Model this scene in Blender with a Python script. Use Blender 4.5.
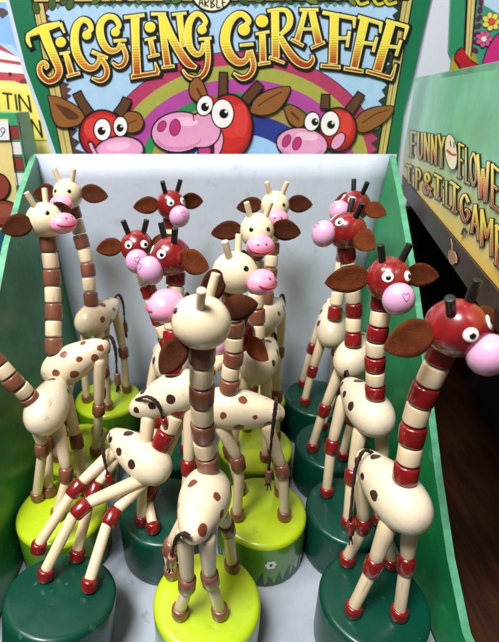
import bpy, math, random
from mathutils import Vector, Matrix
random.seed(7)
for o in list(bpy.data.objects): bpy.data.objects.remove(o)
SC = bpy.context.scene
S = 0.01                                   # everything below is written in centimetres
# ------------------------------------------------------------------ camera, light, exposure
F_PX, PITCH, CAM_Z, CX = 465.0, math.radians(26), 24.1, 213.0
cam = bpy.data.cameras.new('camera'); co = bpy.data.objects.new('camera', cam); SC.collection.objects.link(co)
cam.sensor_fit = 'VERTICAL'; cam.sensor_height = 36; cam.lens = 36*F_PX/642
cam.shift_x = (249.5-CX)/642; cam.clip_start = 0.01; cam.clip_end = 50
co.location = (0, 0, CAM_Z*S); co.rotation_euler = (math.pi/2-PITCH, 0, 0)
cam.dof.use_dof = True; cam.dof.focus_distance = 0.21; cam.dof.aperture_fstop = 16.0
SC.camera = co
w = bpy.data.worlds.new('World'); SC.world = w; w.use_nodes = True
w.node_tree.nodes['Background'].inputs[0].default_value = (1.0, 0.93, 0.84, 1)
w.node_tree.nodes['Background'].inputs[1].default_value = 0.075
def area(name, loc, target, size, power, col):
    l = bpy.data.lights.new(name, 'AREA'); l.shape = 'RECTANGLE'; l.size, l.size_y = size[0]*S, size[1]*S
    l.energy = power; l.color = col
    o = bpy.data.objects.new(name, l); SC.collection.objects.link(o)
    o.location = Vector(loc)*S
    o.rotation_euler = (Vector(target)-Vector(loc)).to_track_quat('-Z', 'Y').to_euler()
area('window_light', (-30, -20, 112), (0, 22, 8), (34, 26), 22, (0.98, 0.98, 1.0))
area('ceiling_light', (-46, 16, 92), (6, 24, 8), (22, 22), 3.6, (1.0, 0.86, 0.68))
SC.view_settings.view_transform = 'Standard'; SC.view_settings.look = 'None'
SC.view_settings.exposure = 0; SC.view_settings.gamma = 1

# ------------------------------------------------------------------ geometry helpers
CP, SP = math.cos(PITCH), math.sin(PITCH)
def P(px, py, g):
    """point at horizontal distance g (cm) that the photo shows at px, py"""
    t = (321-py)/F_PX; zd = g/(CP+t*SP)
    return Vector(((px-CX)/F_PX*zd, g, CAM_Z+zd*(t*CP-SP)))
def PZ(px, py, z):
    t = (321-py)/F_PX; zd = (z-CAM_Z)/(t*CP-SP)
    return Vector(((px-CX)/F_PX*zd, zd*(CP+t*SP), z))
def PL(px, py, pt, n):
    t = (321-py)/F_PX; d = Vector(((px-CX)/F_PX, CP+t*SP, t*CP-SP)); c = Vector((0, 0, CAM_Z))
    return c + d*((pt-c).dot(n)/d.dot(n))

class MB:
    def __init__(s): s.v = []; s.f = []; s.m = []; s.t = []
    def add(s, vs, fs, m=0, t=None):
        b = len(s.v); s.v += [tuple(x) for x in vs]; s.f += [tuple(i+b for i in f) for f in fs]
        s.m += [m]*len(fs); s.t += (t if t else [0.0]*len(vs)); return s
    def mesh(s, name, mats, smooth=True, scale=S):
        me = bpy.data.meshes.new(name); me.from_pydata([tuple(c*scale for c in v) for v in s.v], [], s.f)
        for m in mats: me.materials.append(m)
        me.polygons.foreach_set('material_index', s.m); me.polygons.foreach_set('use_smooth', [smooth]*len(s.f))
        a = me.attributes.new('tone', 'FLOAT', 'POINT'); a.data.foreach_set('value', s.t)
        me.update(); return me
WM = {}
def link(name, me, W=None, parent=None, label=None):
    o = bpy.data.objects.new(name, me); SC.collection.objects.link(o)
    W = W if W is not None else Matrix.Identity(4); WM[o.name] = W
    if parent: o.parent = parent; o.matrix_parent_inverse = WM[parent.name].inverted(); o.matrix_basis = W
    else: o.matrix_basis = W
    if label: o['label'] = label
    return o
def tag(o, label, cat, group=None, kind=None):
    o['label'] = label
    if cat: o['category'] = cat
    if group: o['group'] = group
    if kind: o['kind'] = kind
    return o
def T(v): return Matrix.Translation(Vector(v)*S)
def frame(origin, x, up):
    x = Vector(x).normalized(); up = Vector(up); y = up.cross(x).normalized(); z = x.cross(y)
    R = Matrix((x, y, z)).transposed().to_4x4(); return T(origin) @ R
def zframe(a, b, sx=1.0):
    """unit z axis mesh placed from a to b, length scaled to fit"""
    a, b = Vector(a), Vector(b); z = (b-a); L = z.length; q = z.to_track_quat('Z', 'Y')
    return T(a) @ q.to_matrix().to_4x4() @ Matrix.Diagonal((sx, sx, L, 1))
def lathe(prof, n=28, axis='z'):
    vs = []; fs = []; rings = []
    for r, h in prof:
        if r < 1e-6: rings.append([len(vs)]); vs.append((0, 0, h)); continue
        rings.append(list(range(len(vs), len(vs)+n)))
        for i in range(n):
            a = 2*math.pi*i/n; vs.append((r*math.cos(a), r*math.sin(a), h))
    for A, B in zip(rings, rings[1:]):
        for i in range(n):
            j = (i+1) % n
            if len(A) == 1: fs.append((A[0], B[j], B[i])) if len(B) > 1 else None
            elif len(B) == 1: fs.append((A[i], A[j], B[0]))
            else: fs.append((A[i], A[j], B[j], B[i]))
    if axis == 'x': vs = [(z, x, y) for x, y, z in vs]
    return vs, fs
def ellip(rx, ry, rz, c=(0, 0, 0), n=28, m=16):
    vs, fs = lathe([(math.sin(math.pi*k/m), -math.cos(math.pi*k/m)) if 0 < k < m else (0, -math.cos(math.pi*k/m)) for k in range(m+1)], n)
    return [(x*rx+c[0], y*ry+c[1], z*rz+c[2]) for x, y, z in vs], fs
def spline(pts, n=8):
    pts = [Vector(p) for p in pts]
    if len(pts) < 3: return [pts[0].lerp(pts[-1], i/n) for i in range(n+1)]
    e = [pts[0]*2-pts[1]]+pts+[pts[-1]*2-pts[-2]]; out = []
    for i in range(1, len(e)-2):
        a, b, c, d = e[i-1:i+3]
        for k in range(n):
            t = k/n
            out.append(0.5*((2*b)+(c-a)*t+(2*a-5*b+4*c-d)*t*t+(3*b-a-3*c+d)*t**3))
    return out+[pts[-1]]
def tube(pts, r, n=10, twist=0.0):
    pts = [Vector(p) for p in pts]; vs = []; fs = []; up = Vector((0.13, 0.2, 1))
    for i, p in enumerate(pts):
        d = (pts[min(i+1, len(pts)-1)]-pts[max(i-1, 0)]).normalized()
        x = d.cross(up)
        if x.length < 1e-3: x = d.cross(Vector((1, 0, 0)))
        x.normalize(); y = d.cross(x); up = -y if False else up
        rr = r[i] if isinstance(r, list) else r
        for k in range(n):
            a = 2*math.pi*k/n; q = rr*(1+twist*math.cos(2*(a+i*0.9)))
            vs.append(p+x*q*math.cos(a)+y*q*math.sin(a))
    for i in range(len(pts)-1):
        for k in range(n):
            j = (k+1) % n; fs.append((i*n+k, i*n+j, (i+1)*n+j, (i+1)*n+k))
    fs.append(tuple(range(n))[::-1]); fs.append(tuple((len(pts)-1)*n+k for k in range(n)))
    return vs, fs
def slab(quad, thick, n=1, bow=0):
    """closed slab from a quad (a,b,c,d) extruded by the vector thick; subdivided n x n"""
    a, b, c, d = [Vector(q) for q in quad]; th = Vector(thick); vs = []; fs = []
    N = n+1
    for s_ in (0, 1):
        for i in range(N):
            for j in range(N):
                u, v = i/n, j/n
                p = (a*(1-u)+b*u)*(1-v)+(d*(1-u)+c*u)*v
                p = p + th.normalized()*bow*math.sin(math.pi*u)*math.sin(math.pi*v)
                vs.append(p+th*s_)
    K = N*N
    for i in range(n):
        for j in range(n):
            q = (i*N+j, (i+1)*N+j, (i+1)*N+j+1, i*N+j+1); fs.append(q); fs.append(tuple(x+K for x in q[::-1]))
    edge = [i*N for i in range(N)] + [n*N+j for j in range(1, N)] + [i*N+n for i in range(n-1, -1, -1)] + [j for j in range(n-1, 0, -1)]
    for x, y in zip(edge, edge[1:]+edge[:1]): fs.append((y, x, x+K, y+K))
    return vs, fs

# ------------------------------------------------------------------ materials
def lin(c):
    if isinstance(c, str): c = [int(c[i:i+2], 16)/255 for i in (0, 2, 4)]
    return tuple(((x/12.92) if x <= 0.04045 else ((x+0.055)/1.055)**2.4) for x in c)+(1,)
def mat(name, col, rough=0.5, coat=0.0, var=0.0, vscale=300, bump=0.0, bscale=600, spec=0.5, col2=None, sheen=0, stretch=None, coatr=0.08, specks=0.0, wave=0.0, chip=None):
    m = bpy.data.materials.new(name); m.use_nodes = True; nt = m.node_tree; b = nt.nodes['Principled BSDF']
    b.inputs['Base Color'].default_value = lin(col); b.inputs['Roughness'].default_value = rough
    b.inputs['Coat Weight'].default_value = coat; b.inputs['Coat Roughness'].default_value = coatr
    b.inputs['Specular IOR Level'].default_value = spec
    if sheen: b.inputs['Sheen Weight'].default_value = sheen; b.inputs['Sheen Roughness'].default_value = 0.6
    if var or bump:
        tc = nt.nodes.new('ShaderNodeTexCoord'); mp = nt.nodes.new('ShaderNodeMapping'); nt.links.new(tc.outputs['Object'], mp.inputs[0])
        if stretch: mp.inputs['Scale'].default_value = stretch
        oi = nt.nodes.new('ShaderNodeObjectInfo'); ad = nt.nodes.new('ShaderNodeVectorMath'); ad.operation = 'ADD'
        nt.links.new(mp.outputs[0], ad.inputs[0]); nt.links.new(oi.outputs['Random'], ad.inputs[1])
    if var:
        n = nt.nodes.new('ShaderNodeTexNoise'); n.inputs['Scale'].default_value = vscale; n.inputs['Detail'].default_value = 6; n.inputs['Roughness'].default_value = 0.65
        nt.links.new(ad.outputs[0], n.inputs[0])
        r = nt.nodes.new('ShaderNodeValToRGB'); c = lin(col); d = lin(col2) if col2 else tuple(x*(1-var) for x in c[:3])+(1,)
        r.color_ramp.elements[0].position = 0.35; r.color_ramp.elements[0].color = d
        r.color_ramp.elements[1].position = 0.65; r.color_ramp.elements[1].color = c
        nt.links.new(n.outputs[0], r.inputs[0]); nt.links.new(r.outputs[0], b.inputs['Base Color'])
        mr = nt.nodes.new('ShaderNodeMapRange'); mr.inputs['To Min'].default_value = min(1, rough+0.1); mr.inputs['To Max'].default_value = max(0.02, rough-0.06)
        nt.links.new(n.outputs[0], mr.inputs[0]); nt.links.new(mr.outputs[0], b.inputs['Roughness'])
    if specks:
        src = b.inputs['Base Color'].links[0].from_socket
        n3 = nt.nodes.new('ShaderNodeTexNoise'); n3.inputs['Scale'].default_value = vscale*2.6; n3.inputs['Detail'].default_value = 3; nt.links.new(ad.outputs[0], n3.inputs[0])
        m3 = nt.nodes.new('ShaderNodeMapRange'); m3.inputs['From Min'].default_value = 0.66; m3.inputs['From Max'].default_value = 0.72; m3.inputs['To Max'].default_value = specks; nt.links.new(n3.outputs[0], m3.inputs[0])
        x3 = nt.nodes.new('ShaderNodeMix'); x3.data_type = 'RGBA'; nt.links.new(m3.outputs[0], x3.inputs[0]); nt.links.new(src, x3.inputs[6]); x3.inputs[7].default_value = lin(chip or '5A4632')
        nt.links.new(x3.outputs[2], b.inputs['Base Color'])
    if bump:
        n2 = nt.nodes.new('ShaderNodeTexNoise'); n2.inputs['Scale'].default_value = bscale; n2.inputs['Detail'].default_value = 4
        nt.links.new(ad.outputs[0], n2.inputs[0]); hs = n2.outputs[0]
        if wave:
            wv = nt.nodes.new('ShaderNodeTexWave'); wv.inputs['Scale'].default_value = wave; wv.inputs['Distortion'].default_value = 0.4; nt.links.new(tc.outputs['Object'], wv.inputs[0])
            am = nt.nodes.new('ShaderNodeMath'); am.operation = 'MULTIPLY_ADD'; am.inputs[1].default_value = 0.09; nt.links.new(wv.outputs['Fac'], am.inputs[0]); nt.links.new(hs, am.inputs[2]); hs = am.outputs[0]
        bp = nt.nodes.new('ShaderNodeBump'); bp.inputs['Strength'].default_value = bump; bp.inputs['Distance'].default_value = 0.0006
        nt.links.new(hs, bp.inputs['Height']); nt.links.new(bp.outputs[0], b.inputs['Normal'])
        if coat: nt.links.new(bp.outputs[0], b.inputs['Coat Normal'])
    return m
CREAM = 'E8D2AC'
M = {
 'cream': mat('cream_wood', CREAM, 0.42, 0.4, 0.17, 150, 0.22, 330, stretch=(1, 1, 0.12), coatr=0.2, specks=0.35),
 'creamhead': mat('cream_lacquer', 'EEDCB6', 0.36, 0.5, 0.10, 90, 0.14, 200, coatr=0.16, specks=0.25),
 'brown': mat('brown_lacquer', '86503A', 0.38, 0.35, 0.30, 160, 0.2, 300, stretch=(1, 1, 0.3), coatr=0.18, specks=0.3, chip='B08A68'),
 'red': mat('red_lacquer', '8E1519', 0.24, 0.8, 0.5, 120, 0.08, 200, coatr=0.08, stretch=(1, 1, 0.4), specks=0.4, chip='4A0A0C'),
 'redhead': mat('red_head_lacquer', '971C1F', 0.28, 0.8, 0.5, 110, 0.10, 150, coatr=0.09, specks=0.3, chip='5A0C0E'),
 'pink': mat('pink_lacquer', 'F0A0BE', 0.32, 0.6, 0.06, 60, 0.04, 200),
 'lilac': mat('lilac_lacquer', 'E2AACF', 0.30, 0.5, 0.06, 60, 0.04, 200),
 'lip': mat('lip_paint', 'C8304A', 0.4),
 'nostril': mat('nostril_paint', 'B44A7C', 0.4),
 'white': mat('white_paint', 'F4F2EC', 0.3, 0.4),
 'black': mat('black_paint', '0E0D0C', 0.25, 0.6),
 'horn': mat('black_horn', '161413', 0.38, 0.3, 0.2, 300),
 'ear': mat('brown_felt', '552B17', 0.95, 0, 0.35, 260, 0.7, 2600, spec=0.15, sheen=0.0),
 'ear2': mat('rust_felt', '683215', 0.95, 0, 0.38, 260, 0.7, 2600, spec=0.15, sheen=0.0),
 'cord': mat('brown_cord', '3A2015', 0.8, 0, 0.4, 900, 0.8, 2500),
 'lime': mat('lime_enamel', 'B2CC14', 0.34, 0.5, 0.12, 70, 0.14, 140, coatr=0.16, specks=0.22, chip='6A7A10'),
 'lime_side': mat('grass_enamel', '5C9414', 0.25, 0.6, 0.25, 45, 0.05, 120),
 'dark': mat('dark_green_enamel', '064433', 0.34, 0.28, 0.3, 70, 0.16, 130, spec=0.25, coatr=0.16, specks=0.25, chip='5A8A78'),
 'leaf': mat('grass_paint', '135A22', 0.4, 0.3, 0.2, 200),
 'card_green': mat('green_card', '1A8A4C', 0.42, 0.4, 0.45, 30, 0.5, 45, coatr=0.2, specks=0.3, chip='5AB488'),
 'card_edge': mat('pale_card_edge', '5CAE84', 0.6, 0, 0.45, 90),
 'card_white': mat('white_card', 'C3CCDA', 0.55, 0.15, 0.08, 40, 0.35, 55, coatr=0.35, wave=75, specks=0.2, chip='8A8680'),
 'card_floor': mat('grey_card', 'A6AEB8', 0.6, 0.1, 0.14, 40, 0.3, 80, specks=0.35, chip='6A6660'),
 'wood': mat('dark_wood', '3E2210', 0.4, 0.25, 0.7, 30, 0.3, 140, stretch=(6, 0.6, 1), coatr=0.2),
 'shadewood': mat('shade_wood', '1A100B', 0.5, 0.2, 0.5, 50, 0.3, 120, stretch=(6, 0.6, 1)),  # near-black colour stands in for the shade under the shelf
 'shelfwood': mat('brown_shelf_wood', '33231A', 0.5, 0.1, 0.4, 60, 0.3, 140, stretch=(1, 6, 1)),
 'wall': mat('pale_wall', 'D4DAE2', 0.9, 0, 0.05, 10),
}
def spots_mat(name, spotcol, basecol):
    m = mat(name, basecol, 0.38, 0.45, 0.13, 100, 0.16, 240, coatr=0.18, stretch=(0.25, 1, 1), specks=0.28); nt = m.node_tree; b = nt.nodes['Principled BSDF']
    tc = nt.nodes.new('ShaderNodeTexCoord'); src = b.inputs['Base Color'].links[0].from_socket
    nz = nt.nodes.new('ShaderNodeTexNoise'); nz.inputs['Scale'].default_value = 330
    wob = nt.nodes.new('ShaderNodeVectorMath'); wob.operation = 'SCALE'; wob.inputs['Scale'].default_value = 0.0014
    nt.links.new(tc.outputs['Object'], nz.inputs[0]); nt.links.new(nz.outputs['Color'], wob.inputs[0])
    pos = nt.nodes.new('ShaderNodeVectorMath'); pos.operation = 'ADD'; nt.links.new(tc.outputs['Object'], pos.inputs[0]); nt.links.new(wob.outputs[0], pos.inputs[1])
    oi2 = nt.nodes.new('ShaderNodeObjectInfo'); sc2 = nt.nodes.new('ShaderNodeMath'); sc2.operation = 'MULTIPLY'; sc2.inputs[1].default_value = 0.0022; nt.links.new(oi2.outputs['Random'], sc2.inputs[0])
    pos2 = nt.nodes.new('ShaderNodeVectorMath'); pos2.operation = 'ADD'; nt.links.new(pos.outputs[0], pos2.inputs[0]); nt.links.new(sc2.outputs[0], pos2.inputs[1])
    last = None
    pts = [(1.15, 1.0, .35), (.35, 1.05, -.25), (-.35, .85, .35), (-1.0, .62, -.1), (.3, .55, .95), (-.8, .1, .72),
           (1.15, -1.0, .35), (.35, -1.05, -.3), (-.35, -.85, .3), (-1.0, -.62, -.15), (-.1, -.5, .85), (-1.55, -.25, .35), (-1.5, .35, .1)]
    if name.endswith('dark'): pts = [(1.0, .95, .45), (-.25, .85, .35), (-1.15, .5, .3), (.75, -.95, .45), (-.35, -.85, .42), (-1.3, -.45, .3), (-.6, .1, .8)]
    for i, p in enumerate(pts):
        d = nt.nodes.new('ShaderNodeVectorMath'); d.operation = 'DISTANCE'; d.inputs[1].default_value = tuple(c*S+0.0007 for c in p); nt.links.new(pos2.outputs[0], d.inputs[0])
        k = nt.nodes.new('ShaderNodeMath'); k.operation = 'DIVIDE'; k.inputs[1].default_value = 0.0022*(1+0.22*math.sin(i*2.3)); nt.links.new(d.outputs['Value'], k.inputs[0])
        if last is None: last = k
        else:
            mn = nt.nodes.new('ShaderNodeMath'); mn.operation = 'MINIMUM'; nt.links.new(last.outputs[0], mn.inputs[0]); nt.links.new(k.outputs[0], mn.inputs[1]); last = mn
    mr = nt.nodes.new('ShaderNodeMapRange'); mr.inputs['From Min'].default_value = 1.06; mr.inputs['From Max'].default_value = 0.96
    nt.links.new(last.outputs[0], mr.inputs[0])
    mx = nt.nodes.new('ShaderNodeMix'); mx.data_type = 'RGBA'; nt.links.new(mr.outputs[0], mx.inputs[0]); nt.links.new(src, mx.inputs[6]); mx.inputs[7].default_value = lin(spotcol)
    nt.links.new(mx.outputs[2], b.inputs['Base Color']); return m
M['body_brown'] = spots_mat('spotted_brown', '7A3A26', 'E6D5B4')
M['body_dark'] = spots_mat('spotted_dark', '3A201A', 'E2D3B6')
_pm = {}
def pm(col):
    """printed ink on card"""
    if col not in _pm: _pm[col] = mat('printed_'+col, col, 0.4, 0.25, 0.10, 140, 0.10, 70, coatr=0.25)
    return _pm[col]
def letter_mat():
    m = bpy.data.materials.new('letter_print'); m.use_nodes = True; nt = m.node_tree; b = nt.nodes['Principled BSDF']
    b.inputs['Roughness'].default_value = 0.4; b.inputs['Coat Weight'].default_value = 0.25
    a = nt.nodes.new('ShaderNodeAttribute'); a.attribute_name = 'tone'
    r = nt.nodes.new('ShaderNodeValToRGB'); e = r.color_ramp.elements
    e[0].position = 0.50; e[0].color = lin('ECDD46'); e[1].position = 1.0; e[1].color = lin('9A2E1C')
    x = e.new(0.66); x.color = lin('DCA23A'); x = e.new(0.84); x.color = lin('C05A2A')
    nt.links.new(a.outputs['Fac'], r.inputs[0])
    w_ = nt.nodes.new('ShaderNodeMath'); w_.operation = 'MULTIPLY'; w_.inputs[1].default_value = 150; nt.links.new(a.outputs['Fac'], w_.inputs[0])
    s = nt.nodes.new('ShaderNodeMath'); s.operation = 'SINE'; nt.links.new(w_.outputs[0], s.inputs[0])
    g = nt.nodes.new('ShaderNodeMath'); g.operation = 'GREATER_THAN'; g.inputs[1].default_value = 0.45; nt.links.new(s.outputs[0], g.inputs[0])
    band = nt.nodes.new('ShaderNodeMapRange'); band.inputs['From Min'].default_value = 0.40; band.inputs['From Max'].default_value = 0.5; nt.links.new(a.outputs['Fac'], band.inputs[0])
    mu = nt.nodes.new('ShaderNodeMath'); mu.operation = 'MULTIPLY'; nt.links.new(g.outputs[0], mu.inputs[0]); nt.links.new(band.outputs[0], mu.inputs[1])
    mu2 = nt.nodes.new('ShaderNodeMath'); mu2.operation = 'MULTIPLY'; mu2.inputs[1].default_value = 0.45; nt.links.new(mu.outputs[0], mu2.inputs[0])
    mx = nt.nodes.new('ShaderNodeMix'); mx.data_type = 'RGBA'; nt.links.new(mu2.outputs[0], mx.inputs[0]); nt.links.new(r.outputs[0], mx.inputs[6]); mx.inputs[7].default_value = lin('6A2A14')
    nt.links.new(mx.outputs[2], b.inputs['Base Color']); return m
LETTER = letter_mat()

# ------------------------------------------------------------------ flat print helper (artwork printed on a card plane)
class Art:
    """shapes traced in photo pixels and laid on the plane (pt, n) of a real card; every shape a hair above the last"""
    def __init__(s, pt, n, step=0.0015):
        s.pt, s.n, s.step, s.k = Vector(pt), Vector(n).normalized(), step, 0; s.mb = MB(); s.mats = []
    def mi(s, m):
        if isinstance(m, str): m = pm(m)
        if m not in s.mats: s.mats.append(m)
        return s.mats.index(m)
    def map(s, x, y): return PL(x, y, s.pt + s.n*(0.012+s.step*s.k), s.n)
    def poly(s, pts, m, tone=None):
        s.k += 1; vs = [s.map(x, y) for x, y in pts]
        s.mb.add(vs, [tuple(range(len(vs)))], s.mi(m), tone)
    def ell(s, x, y, rx, ry, m, rot=0, line=0, lc='15110F'):
        c, d = math.cos(math.radians(rot)), math.sin(math.radians(rot))
        for e, mm in (((line, lc), (0, m)) if line else ((0, m),)):
            s.poly([(x+(rx+e)*math.cos(a)*c-(ry+e)*math.sin(a)*d, y+(rx+e)*math.cos(a)*d+(ry+e)*math.sin(a)*c) for a in [2*math.pi*i/32 for i in range(32)]], mm)
    def blob(s, pts, m, line=0, lc='15110F'):
        q = spline([(x, y, 0) for x, y in pts+pts[:1]], 5)[:-1]
        if line:
            c = sum(q, Vector())/len(q)
            s.poly([tuple((c+(v-c)*(1+line/max((v-c).length, 1)))[:2]) for v in q], lc)
        s.poly([tuple(v[:2]) for v in q], m)
    def stroke(s, pts, w, m, line=0, lc='15110F', tone=None, grow=0.0):
        """pts list of (x,y) or (x,y,w)"""
        if line: s.stroke(pts, w, lc, grow=line)
        P3 = [Vector((p[0], p[1], (p[2] if len(p) > 2 else w))) for p in pts]
        q = spline(P3, 6) if len(P3) > 2 else P3
        s.k += 1; L = []; R = []; k = len(q)
        for i, p in enumerate(q):
            d = q[min(i+1, k-1)]-q[max(i-1, 0)]; d = Vector((d.x, d.y)).normalized(); n = Vector((-d.y, d.x)); h = p.z/2+grow
            c = Vector((p.x, p.y))
            if i == 0: c -= d*grow
            if i == k-1: c += d*grow
            L.append(c+n*h); R.append(c-n*h)
        vs2 = L+R; vs = [s.map(v.x, v.y) for v in vs2]
        fs = [(i, i+1, k+i+1, k+i) for i in range(k-1)]
        tn = [min(1, max(0, (v.y-tone[0])/(tone[1]-tone[0]))) for v in vs2] if tone else None
        s.mb.add(vs, fs, s.mi(m), tn)
    def letters(s, glyphs, ow=2.0, rim=0.9, shadow=1.2):
        for pas in range(3):
            base_k = s.k
            for tone, strokes in glyphs:
                for st in strokes:
                    pts, wd = st
                    if len(pts) == 1:
                        x, y = pts[0]
                        if pas == 0: s.ell(x+shadow*.6, y+shadow*.7, wd+ow, wd+ow, '15110F')
                        elif pas == 1: s.ell(x, y, wd, wd, 'F6E96A')
                        else: s.ell(x, y, wd-rim, wd-rim, 'F2DE3C')
                        continue
                    if pas == 0: s.stroke([(p[0]+shadow*.6, p[1]+shadow*.7)+tuple(p[2:]) for p in pts], wd, '15110F', grow=ow)
                    elif pas == 1: s.stroke(pts, wd, 'F2E680', tone=tone)
                    else: s.stroke(pts, wd, LETTER, grow=-rim, tone=tone)
    def build(s, name, parent):
        return link(name, s.mb.mesh(name, s.mats, smooth=False), None, parent)

# ================================================================== SETTING
tb = MB().add(*slab([(-70, -12, -0.4), (75, -12, -0.4), (75, 59, -0.4), (-70, 59, -0.4)], (0, 0, -3)))
table = link('table', tb.mesh('table', [M['wood']], False)); tag(table, 'dark brown wooden table top under the display boxes', 'table')
wl = MB().add(*slab([(-120, 60, -40), (140, 60, -40), (140, 60, 120), (-120, 60, 120)], (0, 3, 0)))
tag(link('wall', wl.mesh('wall', [M['wall']], False)), 'pale plain wall far behind the boxes', None, kind='structure')

# ================================================================== MAIN DISPLAY BOX
GB = 34.0
box = bpy.data.objects.new('display_box', None); SC.collection.objects.link(box); box.location = Vector((0, 22, 0))*S; WM[box.name] = T((0, 22, 0)); box.empty_display_size = .01
tag(box, 'open green cardboard box, white inside, tall printed header, holding toy giraffes', 'display box')
# side panels: sloping top edge from tall back to low front, splayed outwards
def side(sx):
    def X(z): return sx*(10.9+1.55*(z/20.0))
    prof = [(33.9, 20.3), (30.5, 17.6), (27, 14.4), (24, 11.7), (21, 9.1), (18, 6.6), (15, 4.2), (12.5, 2.6), (7.5, 2.2)]
    if sx < 0: prof = [(y, z+1.9*math.sin(math.pi*(33.9-y)/22) if y > 12 else z) for y, z in prof]
    mb = MB(); th = 0.38*sx; vs = []; fs = []
    nz = 8
    for s_ in (0, 1):
        for (y, zt) in prof:
            for k in range(nz+1):
                z = zt*k/nz; bow = 0.25*math.sin(y*0.33)*(z/20)
                vs.append((X(z)+sx*bow+th*s_, y, z))
    n = nz+1; K = len(prof)*n
    for i in range(len(prof)-1):
        for k in range(nz):
            q = (i*n+k, (i+1)*n+k, (i+1)*n+k+1, i*n+k+1)
            fs.append(q); fs.append(tuple(x+K for x in q[::-1]))
    mb.add(vs, fs, 0)
    ed = []
    for i in range(len(prof)-1): a = i*n+nz; b = a+n; ed.append((a, b, b+K, a+K))
    mb.f += ed; mb.m += [1]*len(ed)
    ends = [tuple([k, k+1, k+1+K, k+K]) for k in range(nz)]+[tuple([(len(prof)-1)*n+k, (len(prof)-1)*n+k+1, (len(prof)-1)*n+k+1+K, (len(prof)-1)*n+k+K]) for k in range(nz)]
    mb.f += ends; mb.m += [1]*len(ends)
    return mb
for sx in (-1, 1):
    link('side_panel', side(sx).mesh('side_panel', [M['card_green'], M['card_edge']], False), None, box)
bk = MB().add(*slab([(-11.0, GB, 0), (11.0, GB, 0), (12.75, GB, 20.35), (-12.45, GB, 20.35)], (0, 0.3, 0), 12, 0.12))
link('back_panel', bk.mesh('back_panel', [M['card_white']], True), None, box)
fl = MB().add(*slab([(-10.85, 7.6, 0.05), (10.85, 7.6, 0.05), (10.85, 33.95, 0.05), (-10.85, 33.95, 0.05)], (0, 0, -0.3)))
link('floor_panel', fl.mesh('floor_panel', [M['card_floor']], False), None, box)
fr = MB().add(*slab([(-11.3, 7.2, 0), (11.3, 7.2, 0), (11.3, 7.2, 2.2), (-11.3, 7.2, 2.2)], (0, 0.35, 0)))
link('front_lip', fr.mesh('front_lip', [M['card_green']], False), None, box)
# header card
GH = 34.75
hp = [(9, 0), (26, 69), (45, 121), (58, 160), (58, 185), (398, 185), (398, 160), (404, 110), (412, 79), (430, 0), (446, -70), (-10, -70)]
hv = [P(x, y, GH) for x, y in hp]; n = len(hv)
hb = MB(); vv = hv+[v+Vector((0, 0.3, 0)) for v in hv]
hb.add(vv, [tuple(range(n)), tuple(range(n, 2*n))[::-1]], 0)
hb.add(vv, [(i, i+n, (i+1) % n+n, (i+1) % n) for i in range(n)], 1)
fp = [P(x, y, GH+.32) for x, y in [(5, 0), (22, 69), (41, 121), (53, 160), (53, 185), (402, 185), (403, 160), (408, 110), (416, 79), (433, 0), (449, -70), (-14, -70)]]
hb.add(fp+[v+Vector((0, .2, 0)) for v in fp], [tuple(range(n)), tuple(range(n, 2*n))[::-1]]+[(i, i+n, (i+1) % n+n, (i+1) % n) for i in range(n)], 1)
header = link('header_card', hb.mesh('header_card', [pm('14704A'), M['card_white']], False), None, box)
A = Art((0, GH, 0), (0, -1, 0), step=0.0003)
A.poly([(29, -60), (40, 0), (63, 95), (75, 170), (378, 170), (386, 95), (402, 0), (412, -60)], 'A9CDE9')
# rainbow rings
def ring(rx, ry, m):
    pts = [(240+rx*math.cos(a), 168-ry*math.sin(a)) for a in [math.pi*i/48 for i in range(49)]]
    A.poly(pts, m)
ring(143, 117, '4A2A3A'); ring(142, 116, 'B23A62'); ring(129, 103, 'A5A848'); ring(115, 89, 'B0489C'); ring(100, 75, '2E8A50'); ring(90, 66, 'A8904A'); ring(76, 54, '2C3A8C'); ring(50, 34, '9CC6E8')
# saw-tooth foliage under the top board and beside the posts
def teeth(a, b, nrm, cnt, h, m):
    a, b, nrm = Vector(a), Vector(b), Vector(nrm); pts = [tuple(a)]
    for i in range(cnt):
        hh = h*(0.6+0.6*random.random())
        pts.append(tuple(a.lerp(b, (i+0.5)/cnt)+nrm*hh)); pts.append(tuple(a.lerp(b, (i+1)/cnt)+nrm*0.6))
    pts += [tuple(b-nrm*3), tuple(a-nrm*3)]
    A.poly(pts, m)
teeth((38, 4), (402, 2), (0, 1), 46, 6, '5E8C8A'); teeth((38, 3), (402, 1), (0, 1), 38, 4, '2E4A34')
teeth((39, 0), (77, 160), (1, -.15), 14, 9, '4A3A36'); teeth((400, 0), (376, 160), (-1, -.1), 15, 8, '2A3A28')
teeth((38, 0), (60, 100), (1, -.2), 6, 12, '6A4038')
# posts and top board
def post(q, m='C9B86A'):
    A.poly(q, '1C1410'); (a, b, c, d) = q
    A.poly([(a[0]+1.3, a[1]), (b[0]-1.3, b[1]), (c[0]-1.3, c[1]), (d[0]+1.3, d[1])], m)
    A.stroke([((a[0]+b[0])/2, a[1]), ((c[0]+d[0])/2, c[1])], 0.8, '6A5A30')
    A.stroke([(a[0]*.75+b[0]*.25, a[1]), (c[0]*.25+d[0]*.75, c[1])], 0.5, '9A8A50')
post([(23, 0-40), (35.5, 0-40), (76, 165), (63, 165)]); post([(408, -40), (420, -40), (385, 165), (375.5, 165)])
A.poly([(28, -30), (412, -30), (409, 1.2), (32, 3.4)], '1C1410'); A.poly([(30, -30), (410, -30), (407, -0.6), (34, 1.4)], 'C9B86A')
A.stroke([(36, -1.5), (405, -3)], 0.7, '6A5A30')
for (x, y) in ((36, 8), (52, 4), (64, -1), (70, 4)):
    A.ell(x, y, 6, 3.4, '3E5A2A', rot=40+x, line=0.8)
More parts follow.
